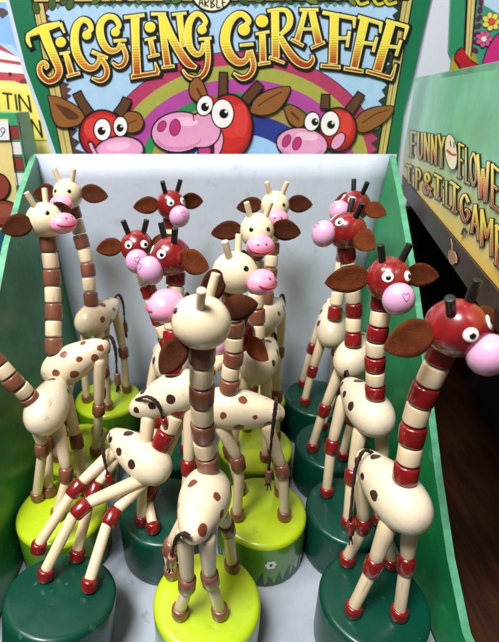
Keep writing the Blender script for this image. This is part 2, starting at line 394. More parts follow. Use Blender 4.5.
for k in range(26):
    x = 60+k*13.2
    if 186 < x < 238: continue
    A.ell(x+random.uniform(-3, 3), random.uniform(-5, 1.5), random.uniform(4, 7), random.uniform(2, 3), ('4E6A2E', '6E7E34', '35502A')[k % 3], rot=random.uniform(-60, 60), line=0.7)
for x0 in (355, 372, 383): A.stroke([(x0, -5), (x0+5, 4), (x0+14, 2)], 3.2, 'C8C23A', line=1.0)
A.ell(212, -9, 20, 19.5, 'E9E4C0', line=2.0)
# oval badge lettering, lower part of the word seen: ARBLE
def q(pts, w=1.0): A.stroke(pts, w, '15110F')
for st in [[(199, 6), (201, -3), (203, 6)], [(200, 3), (202.5, 3)], [(205, 7), (205, -2), (208, -1), (208, 2), (205, 3), (208.5, 7)],
           [(211, 8), (211, -1)], [(211, -1), (214, 0), (212, 3), (214.6, 5.5), (211, 8)], [(217, -1), (217, 7.5), (220.5, 7)], [(226, -2), (222.6, -1.5), (223, 6.5), (226, 6)], [(223, 2.5), (225.5, 2.3)]]: q(st, 1.3)
art = A.build('header_print', header)
# title
T_ = Art((0, GH-0.05, 0), (0, -1, 0), step=0.0001)
G1 = lambda *a: a
glyphs = [
 ((24, 84), [([(31, 47, 2), (28, 41, 4), (28, 35, 4)], 4), ([(27, 35.5, 4), (42, 29, 8), (60, 23.5, 5)], 6), ([(60, 23, 4), (64.5, 33, 2)], 4), ([(43, 29, 10), (48, 43, 9.5), (54.5, 58, 8.5), (59, 70, 7.5), (56, 78, 7), (48, 81, 6), (41, 75, 6), (39.5, 67, 5.5), (43.5, 62.5, 5), (47, 66, 4.5), (45, 69, 3)], 8)]),
 ((36, 78), [([(60.7, 42)], 5.2), ([(65.5, 53, 5.5), (71.5, 74, 6.5)], 6), ([(59.5, 53.8), (70, 51.8)], 2.6), ([(66.5, 76.5), (80, 72.8)], 3.4)]),
 ((18, 82), [([(86.8, 35)], 4.6), ([(86, 33, 4), (91, 29, 5), (88.5, 22, 5.5), (82, 20, 6), (76, 27.5, 7.5), (74.5, 42, 8.5), (78, 56, 8.5), (86, 66.5, 7.5), (94, 67.5, 6), (99, 61, 5), (100.5, 54, 6)], 7), ([(91.6, 51.5, 4), (107.7, 58, 3.4)], 4), ([(101, 58, 5), (106.5, 68, 5.5), (106, 76.5, 5.5), (100, 80.5, 5), (91.6, 78, 2.5)], 5)]),
 ((15, 68), [([(115.4, 32)], 4.4), ([(115, 30.5, 4), (119, 25.5, 5), (114.5, 17.8, 5.5), (107, 17, 6), (101, 23, 7), (100, 33, 7.8), (103.5, 44, 7.5), (110, 50.5, 6.5), (117.5, 49.5, 5), (121, 43, 5)], 6), ([(113.5, 41, 3.4), (126.5, 39.8, 3)], 3), ([(122, 44, 5), (126, 56, 5), (123.5, 64, 5), (118, 66.5, 4.5), (112, 62.5, 2.5)], 5)]),
 ((14, 78), [([(124, 17.5), (144.5, 15)], 3.6), ([(135, 17, 9), (135.5, 40, 8), (137, 75, 8.5)], 8), ([(131, 77, 5), (159, 72.5, 4.6)], 5), ([(158, 73, 5), (155, 62, 2)], 4)]),
 ((22, 60), [([(150, 27)], 5.4), ([(150, 38, 5), (153.5, 55, 5.5)], 5), ([(144.5, 40), (156, 37.4)], 2.6), ([(148, 57), (159.5, 54.4)], 3)]),
 ((12, 70), [([(151, 14), (166, 14)], 3.4), ([(162, 15, 8), (164, 40, 7), (167.5, 66, 7.5)], 7), ([(161.5, 67.5), (174.5, 66)], 3.4), ([(163, 17, 7), (172, 38, 8), (180, 52, 8.5), (188, 63, 8.5), (196.5, 67.5, 4)], 8), ([(172, 14.5), (186.5, 13)], 3), ([(179.5, 14, 6.5), (181, 30, 6), (183, 47, 5.5)], 6)]),
 ((12, 78), [([(202, 29.5)], 4.6), ([(201.5, 28, 4), (205.5, 22, 5), (201, 15, 5), (195, 14.5, 6), (189.5, 22, 7), (188, 34, 7.5), (190, 47, 7), (196, 54, 6), (201.5, 52, 5), (204, 43, 5)], 6), ([(198.5, 39.3), (211.5, 38)], 3), ([(207, 40, 5.5), (208, 60, 5.5), (204.5, 73, 5.5), (196.5, 78.5, 5), (187.5, 76, 4), (182.5, 69.5, 2.5)], 5)]),
 ((14, 78), [([(244, 29.5)], 6), ([(244, 27, 5), (248.5, 21, 6), (243, 14.5, 6), (235.5, 15.5, 7), (228, 25, 9), (225, 40, 10), (229.5, 54, 9.5), (238, 62, 8), (246, 60, 6), (249, 51, 6)], 8), ([(239.7, 45.3), (253.5, 44)], 3.2), ([(250, 50, 6), (253.5, 65, 6), (250, 74.5, 6), (242, 78, 5.5), (233.4, 73, 2.5)], 6)]),
 ((16, 66), [([(262, 21)], 6.2), ([(262.3, 33, 6.5), (263, 62, 7)], 6), ([(255.5, 34), (269.5, 31.6)], 3), ([(258, 64.3), (270.5, 62.3)], 3.4)]),
 ((8, 68), [([(267.5, 11), (280, 9)], 3.4), ([(275, 10, 8), (275.6, 58, 8)], 7), ([(276, 9.5, 4), (286, 10.5, 5), (290, 18, 6.5), (288, 27, 6), (280.5, 34.5, 4)], 6), ([(279.5, 36, 6), (287, 49, 7.5), (297, 61, 8), (307, 65, 7), (312.5, 60, 5), (312, 55, 2.5)], 7), ([(269, 57, 3.6), (284.5, 63, 3)], 3.4)]),
 ((8, 48), [([(299.5, 9.8), (318.5, 9.8)], 3.4), ([(305.5, 10, 5), (297, 41, 6)], 5), ([(311.5, 10, 7), (319, 44, 8)], 7), ([(301, 29), (316, 29)], 3), ([(291, 39.2), (303.5, 45.8)], 3.4), ([(311, 48), (325, 42)], 3.4)]),
 ((11, 68), [([(322.5, 12.4, 4), (355, 18.5, 4)], 4), ([(354.5, 17, 4), (354, 28, 2)], 3), ([(334.5, 13, 9), (333, 64, 9)], 8), ([(320.5, 65.5), (340.5, 67.3)], 4), ([(337, 38, 3.4), (348, 38, 3.4)], 3), ([(349.5, 31), (347, 47)], 3.2)]),
 ((14, 72), [([(358, 16.6, 4), (381.5, 23.6, 4)], 4), ([(381, 22, 4), (380, 33, 2)], 3), ([(365, 18, 9), (354, 68, 8)], 8), ([(343.8, 68.3), (363.5, 71.5)], 4), ([(363, 42.6, 3.4), (375, 44, 3.4)], 3), ([(377, 37), (373, 52)], 3.2)]),
 ((18, 78), [([(386, 20.8, 4), (408, 27, 4)], 4), ([(407.5, 26, 4), (404, 39.5, 2)], 3), ([(391.5, 22, 9), (377, 71, 9)], 8), ([(386, 46, 3.4), (399, 47.4, 3.4)], 3), ([(401, 40), (396, 56)], 3.2), ([(366, 71, 4), (392.5, 78.5, 4.6)], 4), ([(391.5, 78, 4), (396, 64, 2)], 3)]),
]
T_.letters(glyphs, ow=2.1, rim=1.1)
T_.build('title_lettering', header)
# three printed cartoon heads
C = Art((0, GH-0.095, 0), (0, -1, 0), step=0.0002)
HR, HN, ER, MZ = 'C92A24', '5A3A22', '8E5A2A', 'E4A0C4'
# left head
C.blob([(48, 96), (60, 98), (78, 108), (84, 118), (74, 126), (56, 124)], ER, 1.4); C.blob([(54, 103), (70, 109), (79, 117), (68, 119)], '5A3216')
C.blob([(121, 116), (129, 112), (139, 114), (143, 123), (138, 131), (126, 131)], ER, 1.4); C.stroke([(127, 124), (137, 120)], 1.2, '5A3216')
C.stroke([(77, 93, 8), (81, 101, 8), (89, 113, 9)], 8, HN, 1.3); C.stroke([(127, 99, 8), (124, 106, 9), (118, 114, 9)], 8, HN, 1.3)
C.ell(102, 134, 22, 23, '8E1A1C', line=1.9); C.ell(102.6, 132.5, 20.4, 21, 'B42422'); C.ell(103.2, 131, 18, 17.5, HR); C.ell(104, 128, 13.64, 12.65, 'D63A30', rot=-20); C.ell(92, 128, 8, 10, 'D8403A')
C.ell(119, 151, 24, 14, 'C884AC', rot=-6, line=1.8); C.ell(120, 150, 22, 12, MZ, rot=-6); C.ell(118, 146, 12, 4.5, 'F0BCD8', rot=-6); C.stroke([(90, 143), (93, 150), (98, 158)], 3, MZ, 1.2)
C.ell(102.4, 129.6, 8, 10.5, 'F6F4F0', line=1.3); C.ell(120.4, 126.5, 6.6, 9.4, 'F6F4F0', line=1.3)
C.ell(101.5, 131, 4, 4.2, '100E10'); C.ell(120, 128, 3.6, 4, '100E10'); C.ell(103.5, 129, 1.2, 1.2, 'F6F4F0'); C.ell(121.5, 126.3, 1.1, 1.1, 'F6F4F0')
C.stroke([(88, 141), (92, 142.5), (95, 146)], 1.6, '2A1018')
# middle head
C.blob([(190, 84), (196, 78), (202, 82), (206, 92), (207, 101), (197, 101), (190, 94)], ER, 1.4); C.stroke([(197, 88), (202, 98)], 2.5, '5A3216')
C.blob([(250, 112), (255, 100), (268, 91), (289, 87), (286, 99), (276, 111), (262, 115)], ER, 1.4); C.stroke([(258, 106), (270, 98), (282, 92)], 1.4, '5A3216')
C.stroke([(223.5, 73, 7), (223, 84, 7), (223, 97, 8)], 7, HN, 1.3); C.stroke([(260, 84, 8), (252, 93, 9), (245, 101, 9)], 8, HN, 1.3)
C.ell(229, 127, 23, 32, '8E1A1C', line=1.9); C.ell(229.6, 125.5, 21.4, 30, 'B42422'); C.ell(230.2, 124, 19, 26.5, HR); C.ell(231, 121, 14.26, 17.6, 'D63A30', rot=-20); C.ell(241, 120, 7, 17, 'D8403A'); C.ell(210, 108, 12, 12, HR)
C.ell(216, 143, 6.5, 14, MZ, rot=10, line=1.3); C.blob([(199, 146), (212, 138), (212, 160), (198, 160)], '3A1020', 1); C.ell(204.5, 151, 6, 4.5, 'C03A78')
C.ell(203, 130, 17, 17, MZ, line=1.5); C.ell(179, 132, 27, 19.5, MZ, rot=-6, line=1.5); C.ell(198, 131, 16, 16, MZ)
C.ell(179, 139.5, 23, 10.5, 'CC84AE', rot=-4); C.ell(180, 135, 23, 12, MZ, rot=-4); C.ell(186, 121.5, 12, 4.5, 'F2C2DC', rot=4); C.ell(161.8, 126.3, 3.6, 5.6, 'B83478', rot=30, line=0.7); C.ell(175, 127.5, 5, 8.2, 'B83478', rot=8, line=0.7)
C.stroke([(194, 121), (193, 115), (190, 111)], 1.2, '5A2A40')
C.ell(204.8, 105.6, 7.4, 9.8, 'F6F4F0', rot=20, line=1.3); C.ell(222.6, 113.7, 10.6, 14, 'F6F4F0', line=1.3)
C.ell(205, 107, 4, 4.4, '100E10'); C.ell(223.8, 113.7, 4.6, 4.8, '100E10'); C.ell(207, 105, 1.3, 1.3, 'F6F4F0'); C.ell(226, 111.6, 1.4, 1.4, 'F6F4F0')
# right head
C.blob([(284, 108), (290, 105), (300, 110), (307, 118), (300, 127), (290, 122)], ER, 1.4); C.stroke([(291, 112), (299, 120)], 2.5, '5A3216')
C.blob([(352, 126), (362, 113), (378, 107), (393, 107), (389, 117), (376, 127), (362, 132)], ER, 1.4); C.stroke([(362, 123), (376, 114), (388, 110)], 1.3, '5A3216')
C.stroke([(325.6, 95, 7), (325, 108, 8)], 7, HN, 1.3); C.stroke([(361, 94, 7), (355, 103, 8), (348, 113, 9)], 8, HN, 1.3)
C.ell(338, 129.6, 18, 21, '8E1A1C', line=1.9); C.ell(338.6, 128.1, 16.4, 19, 'B42422'); C.ell(339.2, 126.6, 14, 15.5, HR); C.ell(340, 123.6, 11.16, 11.55, 'D63A30', rot=-20); C.ell(347, 124, 5, 11, 'D8403A')
C.ell(338, 141, 5, 9, MZ, rot=35, line=1.2); C.ell(302, 144, 25, 15.5, MZ, rot=6, line=1.5); C.ell(302, 150, 21, 8.5, 'CC84AE'); C.ell(303, 146, 21, 9, MZ); C.ell(307, 136.5, 11, 4, 'F2C2DC', rot=6)
C.ell(286.5, 141, 3.4, 6.4, 'B83478', rot=25, line=0.7); C.ell(297, 143.5, 3.8, 6.6, 'B83478', rot=20, line=0.7)
C.ell(312, 121.5, 7, 9, 'F6F4F0', rot=15, line=1.3); C.ell(330, 123.6, 9, 12, 'F6F4F0', rot=8, line=1.3)
C.ell(315, 122, 3.6, 3.8, '100E10'); C.ell(331, 124.8, 4, 4.2, '100E10'); C.ell(316.4, 120.6, 1.1, 1.1, 'F6F4F0'); C.ell(332.8, 123, 1.2, 1.2, 'F6F4F0')
C.build('printed_heads', header)

# ================================================================== RIGHT NEIGHBOUR BOX (on a shelf)
Pf = P(400, 172, 42); d = Vector((-0.234, -1, 0)).normalized(); nr = Vector((-1, 0.234, 0)).normalized()
near = Pf + d*32; TOP = P(411, 78, 42).z
nb = bpy.data.objects.new('game_display_box', None); SC.collection.objects.link(nb); nb.location = (Pf+d*16)*S; WM[nb.name] = T(Pf+d*16); nb.empty_display_size = .01
tag(nb, 'pale green and yellow game box with slanting lettering, on the wooden shelf at right', 'display box')
hz = TOP-Pf.z; inn = -nr
pan = MB()
N = 14; vs = []; fs = []
for s_ in (0, 1):
    for i in range(N+1):
        for k in (0, 1):
            vs.append(Pf + d*(32*i/N) + Vector((0, 0, hz*k)) + inn*0.35*s_)
K = 2*(N+1)
for i in range(N):
    fs += [(2*i, 2*i+2, 2*i+3, 2*i+1), (K+2*i+1, K+2*i+3, K+2*i+2, K+2*i), (2*i+1, 2*i+3, K+2*i+3, K+2*i+1), (2*i, K+2*i, K+2*i+2, 2*i+2)]
fs += [(0, 1, K+1, K), (2*N, K+2*N, K+2*N+1, 2*N+1)]
pan.add(vs, fs)
def panel_mat():
    m = mat('tip_game_print', '78CCA0', 0.38, 0.35, 0.25, 25, 0.3, 50, coatr=0.2); nt = m.node_tree; b = nt.nodes['Principled BSDF']
    src = b.inputs['Base Color'].links[0].from_socket
    tc = nt.nodes.new('ShaderNodeTexCoord'); sp = nt.nodes.new('ShaderNodeSeparateXYZ'); nt.links.new(tc.outputs['Object'], sp.inputs[0])
    mr = nt.nodes.new('ShaderNodeMapRange'); mr.inputs['From Min'].default_value = Pf.z*S+0.034; mr.inputs['From Max'].default_value = Pf.z*S+0.002; nt.links.new(sp.outputs[2], mr.inputs[0])
    mx = nt.nodes.new('ShaderNodeMix'); mx.data_type = 'RGBA'; nt.links.new(mr.outputs[0], mx.inputs[0]); nt.links.new(src, mx.inputs[6]); mx.inputs[7].default_value = lin('DDBE50')
    nt.links.new(mx.outputs[2], b.inputs['Base Color']); return m
sp_ = link('side_panel', pan.mesh('game_panel', [panel_mat()], False), None, nb)
pr = Art(Pf, nr, step=0.0005)
def glyph(ch, x0, x1, yt, yb, dy=0):
    W = x1-x0; H = yb-yt; w_ = min(W*0.30, 3.2)
    f = lambda u, v: (x0+u*W, yt+v*H+u*dy)
    D = {'F': [[(.2, 0), (.2, 1)], [(.05, .04), (.95, .04)], [(.2, .48), (.75, .48)], [(0, .98), (.45, .98)]],
         'U': [[(.15, 0), (.15, .75), (.5, 1), (.85, .75), (.85, 0)]], 'N': [[(.15, 0), (.15, 1)], [(.15, .05), (.85, .95)], [(.85, 0), (.85, 1)]],
         'Y': [[(.1, 0), (.5, .45)], [(.9, 0), (.5, .45)], [(.5, .4), (.5, 1)]], 'L': [[(.25, 0), (.25, 1)], [(.1, .97), (.95, .97)]],
         'O': [[(.5, .02), (.12, .3), (.12, .7), (.5, .98), (.88, .7), (.88, .3), (.5, .02)]], 'W': [[(.05, 0), (.28, 1)], [(.28, 1), (.5, .25)], [(.5, .25), (.72, 1)], [(.72, 1), (.95, 0)]],
         'E': [[(.2, 0), (.2, 1)], [(.1, .04), (.9, .04)], [(.2, .5), (.75, .5)], [(.1, .97), (.9, .97)]], 'T': [[(.5, 0), (.5, 1)], [(.02, .05), (.98, .05)], [(.25, .98), (.75, .98)]],
         'I': [[(.5, .3), (.5, 1)], [(.5, 0), (.5, .14)]], 'P': [[(.25, 0), (.25, 1)], [(.25, .04), (.8, .1), (.8, .45), (.25, .5)]],
         'R': [[(.25, 0), (.25, 1)], [(.25, .04), (.8, .1), (.8, .42), (.25, .5)], [(.35, .5), (.9, 1)]],
         '&': [[(.9, .98), (.25, .3), (.45, .02), (.7, .25), (.15, .7), (.4, .98), (.9, .6)]], 'G': [[(.85, .2), (.5, .02), (.15, .3), (.15, .72), (.5, .98), (.85, .75), (.85, .55), (.5, .55)]],
         'A': [[(.5, 0), (.12, 1)], [(.5, 0), (.88, 1)], [(.25, .65), (.75, .65)]], 'M': [[(.1, 0), (.1, 1)], [(.1, 0), (.5, .65)], [(.5, .65), (.9, 0)], [(.9, 0), (.9, 1)]]}[ch]
    return ((yt-2, yt+.72*(yb-yt)+abs(dy)*.5), [([f(u, v)+(w_,) for u, v in st], w_) for st in D])
row = [('F', 410, 417, 131, 156, 1), ('U', 417.5, 423, 132, 158, 1), ('N', 424, 430, 132.5, 160, 1.5), ('N', 431, 437, 134, 163, 2), ('Y', 438, 445, 134, 166, 3),
       ('F', 458, 464.5, 142, 177, 3), ('L', 464.5, 470, 147, 182, 3), ('O', 470, 477, 150, 184, 4), ('W', 477, 489, 154, 196, 8), ('E', 490.5, 500, 162, 205, 8), ('R', 502, 514, 170, 218, 10),
       ('T', 406, 412, 164, 182, 2), ('I', 412, 415, 169, 186, 1), ('P', 415, 421, 167, 188, 3), ('&', 423, 432, 171, 192, 5), ('T', 434, 442, 173, 196, 5), ('I', 442, 445, 182, 203, 2), ('L', 445, 450.5, 180, 205, 4), ('T', 450, 459, 180, 208, 7),
       ('G', 460, 470, 191, 218, 7), ('A', 470.5, 480, 200, 232, 9), ('M', 480.5, 493, 208, 245, 12), ('E', 494.5, 505, 222, 262, 12)]
pr.letters([glyph(*r) for r in row], ow=1.3, rim=0.45, shadow=0.4)
pr.ell(451, 152, 5.6, 17.5, 'F0E6C0', rot=-6, line=0.9); pr.stroke([(447, 150), (451, 154), (456, 155)], 1.6, 'B4302A', 0.3); pr.stroke([(450, 141), (451, 147)], 1.0, '2A1A14'); pr.stroke([(454, 142), (454, 148)], 1.0, '2A1A14')
pr.stroke([(462, 235), (464, 229), (467, 233)], 3.0, '2A1A14')
pr.build('game_lettering', sp_)
# top rim and rear header of that box
bz = TOP
bd = Vector((1, 0.05, 0)).normalized()
rm = MB().add(*slab([Pf+Vector((0, 0, hz)), near+Vector((0, 0, hz)), near+inn*1.1+Vector((0, 0, hz-.15)), Pf+inn*1.1+Vector((0, 0, hz-.15))], (0, 0, -0.3)))
rim_ = link('top_rim', rm.mesh('top_rim', [pm('8AD0B0')], False), T((0, 0, 0.02)), nb)
GR = 46.0
q4 = [P(453, -40, GR), P(449, 53, GR), P(452, 60, GR), P(448, 95, GR), P(560, 108, GR), P(560, -40, GR)]
hb2 = MB(); vv = q4+[v+Vector((0, .3, 0)) for v in q4]; n = len(q4)
hb2.add(vv, [tuple(range(n)), tuple(range(n, 2*n))[::-1]]+[(i, i+n, (i+1) % n+n, (i+1) % n) for i in range(n)])
h2 = link('header_card', hb2.mesh('header_card', [pm('2E8A60')], False), None, nb)
B2 = Art((0, GR, 0), (0, -1, 0), 0.003)
B2.poly([(478, -30), (560, -30), (560, 105), (470, 90)], '3E9A78'); B2.poly([(484, -30), (560, -30), (560, 16), (499, 14), (484, 5)], 'BCD8EC', None)
B2.poly([(453, 55), (474, 53), (486, 80), (449, 79)], 'B89A2A')
B2.poly([(467, -30), (480, -30), (472, 56), (463, 56)], '1C1410'); B2.poly([(469.5, -30), (477.5, -30), (470.5, 56), (465.5, 56)], 'DCC77A'); B2.stroke([(473.5, -30), (468, 56)], 0.8, '8A6A30')
for k in range(7): B2.ell(481-k*1.0, 2+k*8, 2.6, 4, '5A2A4A', rot=20*k)
def flower(art_, x, y, r, pc, cc):
    for i in range(7):
        a = 2*math.pi*i/7; art_.ell(x+r*.62*math.cos(a), y+r*.62*math.sin(a), r*.42, r*.30, pc, rot=math.degrees(a), line=0.5)
    art_.ell(x, y, r*.36, r*.36, cc, line=0.4)
flower(B2, 491.5, 21.5, 9, 'F0D860', 'D85A3A'); flower(B2, 484, 39, 8, 'E05A9A', 'F4E6C8')
B2.blob([(480, 90), (484, 60), (492, 42), (502, 33), (530, 30), (540, 100)], 'D0307E', 1.2)
B2.blob([(458, 51), (455, 58), (459, 64), (462, 70), (468, 76), (473, 73), (478, 82), (485, 82), (489, 72), (485, 66), (478, 65), (470, 60), (463, 49)], 'B8202A', 1.4)
B2.build('header_print', h2)
# rest of the box body, out of the picture to the right
rb = MB().add(*slab([Pf+inn*0.4+Vector((0, .1, 0)), Pf+inn*20, Pf+inn*20+Vector((0, 0, hz*.96)), Pf+inn*0.4+Vector((0, .1, hz*.96))], (0, .35, 0)))
link('back_panel', rb.mesh('back_panel', [pm('2E8A60')], False), None, nb)
bb = MB().add(*slab([Pf+inn*.4+Vector((0, 0, .02)), near+inn*.4+Vector((0, 0, .02)), near+inn*20+Vector((0, 0, .02)), Pf+inn*20+Vector((0, 0, .02))], (0, 0, .3)))
link('floor_panel', bb.mesh('floor_panel', [M['card_floor']], False), None, nb)
# wooden shelf under it, with dark uprights added to stand in for the shade beneath
sh = bpy.data.objects.new('shelf', None); SC.collection.objects.link(sh); sl = Pf+inn*12+d*14; sh.location = Vector((sl.x, sl.y, -.4))*S; WM[sh.name] = T((sl.x, sl.y, -.4)); sh.empty_display_size = .01
tag(sh, 'dark wooden shelf unit carrying the green and yellow game box at right', 'shelf')
z0 = Pf.z-0.02
a0 = Pf-nr*(-0.05)
sb = MB().add(*slab([Pf+nr*0.1-d*2+Vector((0, 0, -.02)), near+nr*0.1+Vector((0, 0, -.02)), near+inn*26+Vector((0, 0, -.02)), Pf+inn*26-d*2+Vector((0, 0, -.02))], (0, 0, -1.1)))
link('shelf_board', sb.mesh('shelf_board', [M['shelfwood']], False), None, sh)
ub = MB().add(*slab([Pf+inn*1.5-d*1+Vector((0, 0, -1.15)), Pf+inn*26-d*1+Vector((0, 0, -1.15)), Vector((Pf+inn*26-d*1).to_tuple()[:2]+(-.38,)), Vector((Pf+inn*1.5-d*1).to_tuple()[:2]+(-.38,))], (0, 1, 0)))
link('shade_upright', ub.mesh('shade_upright', [M['shadewood']], False), None, sh)
ub = MB().add(*slab([Pf+inn*9+Vector((0, 0, -1.15)), Pf+inn*9+d*20+Vector((0, 0, -1.15)), Vector((Pf+inn*9+d*20).to_tuple()[:2]+(-.38,)), Vector((Pf+inn*9).to_tuple()[:2]+(-.38,))], inn*1.0))
link('shade_upright', ub.mesh('shade_upright', [M['shadewood']], False), None, sh)
# dark board added as the shade behind the box, between it and shelf
bx = MB().add(*slab([(13.4, 36.5, -.38), (20, 36.5, -.38), (20, 36.5, Pf.z-2), (13.4, 36.5, Pf.z-2)], (0, 1, 0)))
link('shade_rear_board', bx.mesh('shade_rear_board', [M['shadewood']], False), None, sh)
# paper tag hanging below the shelf
tq = Pf+nr*0.22
tg = [PL(x, y, tq, nr) for x, y in [(448.5, 251), (451, 249.5), (454, 252), (456, 258), (455.5, 263), (452, 265), (449, 262), (448, 256)]]
tm = MB(); n = len(tg); vv = tg+[v-nr*.06 for v in tg]
tm.add(vv, [tuple(range(n)), tuple(range(n, 2*n))[::-1]]+[(i, i+n, (i+1) % n+n, (i+1) % n) for i in range(n)])
tc_ = spline([PL(452, 250, tq, nr), PL(452, 244, tq, nr), PL(451, 239, Pf+nr*.12, nr)], 4)
tm.add(*tube(tc_, 0.03, 6))
tag(link('paper_tag', tm.mesh('paper_tag', [pm('9A7050')], False)), 'small peach paper tag hanging on the shelf edge below the game lettering', 'tag')

# ================================================================== LEFT NEIGHBOURS
GL = 37.0
q4 = [P(-60, -60, GL), P(5, -60, GL), P(6, 0, GL), P(28, 66, GL), P(48, 122, GL), P(50, 150, GL), P(-60, 150, GL)]
q4[-1].z = -.3; q4[-2].z = -.3
ps = MB(); vv = q4+[v+Vector((0, .5, 0)) for v in q4]; n = len(q4)
ps.add(vv, [tuple(range(n)), tuple(range(n, 2*n))[::-1]]+[(i, i+n, (i+1) % n+n, (i+1) % n) for i in range(n)])
pb = link('poster_board', ps.mesh('poster_board', [pm('F0E488')], False)); tag(pb, 'yellow card with red and white striped tent under blue sky, behind the left side', 'poster')
Lp = Art((0, GL, 0), (0, -1, 0), 0.004)
Lp.poly([(-60, 2), (6, 2), (27, 66), (30, 80), (-60, 80)], '8AB6E6'); Lp.poly([(-60, 30), (12, 45), (24, 62), (20, 70), (-60, 60)], 'A9CBEE')
Lp.poly([(-60, 30), (-10, 38), (22, 60), (30, 84), (-60, 82)], 'C24A54')
for q_ in ([(-60, 38), (-12, 45), (20, 58), (21, 62), (-60, 50)], [(-60, 58), (-8, 61), (26, 66), (27, 74), (-60, 68)]): Lp.poly(q_, 'EDE6E8')
Lp.ell(10, 74, 1.6, 2, '5A1A20'); Lp.poly([(20, 80), (26, 78), (28, 86), (20, 86)], '7A3A40'); Lp.poly([(-4, 8), (3, 8), (9, 12), (2, 18), (-2, 14)], '5A4A4A')
Lp.poly([(-60, 80), (30, 84), (48, 122), (49, 140), (-60, 140)], 'F0DC66')
Lp.poly([(-60, 78), (14, 81), (28, 87), (30, 91), (-60, 84)], 'F4E88A')
def thin(pts, w_=1.7): Lp.stroke(pts, w_, '25221A')
for pts in [[(-9, 109), (-10, 92)], [(-10, 92), (-1, 109)], [(-1, 109), (-2, 92)], [(2, 93), (12, 94)], [(7, 93), (8.5, 109)], [(15, 94), (17, 110)], [(20, 111), (18.5, 94)], [(18.5, 94), (31, 112)], [(31, 112), (28, 95)],
            [(27, 119), (29, 134)], [(33, 136), (31, 119)], [(31, 119), (42, 137)], [(42, 137), (39, 120)]]: thin(pts)
Lp.build('poster_print', pb)
GS = 33.2
q4 = [P(-70, 112, GS), P(24, 113, GS), P(34, 150, GS), P(52, 300, GS), P(-70, 300, GS)]
q4[3] = Vector((-13.6, GS, -.38)); q4[4] = Vector((q4[0].x, GS, -.38)); q4[2].x = min(q4[2].x, -12.75)
q4[1].x = min(q4[1].x, -12.9)
ps = MB(); vv = q4+[v+Vector((0, 2.5, 0)) for v in q4]; n = len(q4)
ps.add(vv, [tuple(range(n)), tuple(range(n, 2*n))[::-1]]+[(i, i+n, (i+1) % n+n, (i+1) % n) for i in range(n)])
gb = link('game_box', ps.mesh('game_box', [pm('3FA06C')], False)); tag(gb, 'green and cream printed box with red and white striped border, left of the giraffes', 'box')
Lb = Art((0, GS, 0), (0, -1, 0), 0.004)
Lb.poly([(-60, 119), (8, 119), (22, 240), (-60, 240)], 'EAD98E')
for k in range(9):
    y0 = 126+k*15.5; x0 = 8+k*2.1
    Lb.poly([(x0, y0), (x0+10, y0), (x0+12, y0+13), (x0+2, y0+13)], '8E3A34' if k % 2 == 0 else 'E6E2DE')
    Lb.stroke([(x0, y0), (x0+10, y0)], 0.6, '2A1A18')
Lb.stroke([(8, 122), (26, 240)], 0.8, '2A1A18'); Lb.stroke([(19, 122), (36, 230)], 0.8, '2A1A18')
Lb.ell(-3, 187, 12, 13, '8E4030', line=1.4); Lb.ell(3, 213, 15, 12, '8A3C2E', line=1.4); Lb.ell(3, 211, 10, 7, 'A0503E')
Lb.poly([(-60, 222), (20, 232), (34, 300), (-60, 300)], '1E5A70')
Lb.poly([(-40, 121), (8, 121), (9.5, 140), (-40, 141)], 'ECEEF2')
Lb.stroke([(0.5, 137), (4.6, 132), (4.4, 128.5), (2, 128), (0.8, 130.5), (3, 132.6), (4.6, 131)], 0.8, '2A3A6A')
Lb.build('box_print', gb)

# ================================================================== TOY GIRAFFES
def rnd(r0, L, bev, k=4, z0=0.0):
    """barrel profile on z 0..L with rounded ends; returns list (r,z)"""
    p = [(0, z0)]
    for i in range(k+1):
        a = math.pi/2*i/k; p.append((r0-bev+bev*math.sin(a), z0+bev-bev*math.cos(a)))
    for i in range(k+1):
        a = math.pi/2*i/k; p.append((r0-bev+bev*math.cos(a), z0+L-bev+bev*math.sin(a)))
    p.append((0, z0+L)); return p
def mesh_of(name, vf, mats, **k): return MB().add(*vf).mesh(name, mats, **k)
# unit height meshes (z in metres 0..1, radius in cm*S)
def unit(name, prof, m, n=24):
    vs, fs = lathe(prof, n); L = prof[-1][1]
    me = bpy.data.meshes.new(name); me.from_pydata([(x*S, y*S, z/L*S) for x, y, z in vs], [], fs)
    me.materials.append(m)
    me.polygons.foreach_set('use_smooth', [True]*len(fs)); return me
def barrel(r, L, bulge, bev):
    p = rnd(r, L, bev); out = []
    for a, z in p: out.append((a*(1-bulge*(2*z/L-1)**2), z))
    return out
BE = {'brown': unit('neck_bead', barrel(.49, .95, .03, .13), M['brown']), 'red': unit('neck_bead', barrel(.49, .95, .03, .13), M['red']), 'cream': unit('neck_bead', barrel(.45, .92, .03, .12), M['cream'])}
KN = {c: unit('knee_bead', barrel(.43, .92, .24, .15), M[c]) for c in ('brown', 'red')}
HO = {c: unit('hoof', barrel(.39, .62, .06, .12), M[c]) for c in ('brown', 'red')}
SH = unit('shin', barrel(.27, 1.8, .0, .05), M['cream'])
UP = unit('leg', [(0, 0), (.24, 0.02), (.29, .1), (.31, .6), (.34, 1.5), (.36, 2.3), (.30, 2.5), (0, 2.55)], M['cream'])
HORN = {'red': unit('horn', barrel(.155, .85, 0, .03), M['horn'], 16), 'brown': unit('horn', barrel(.155, .85, 0, .03), M['cream'], 16)}
TB = {c: unit('tail_bead', barrel(.2, .8, .1, .06), M[c], 16) for c in ('brown', 'red')}
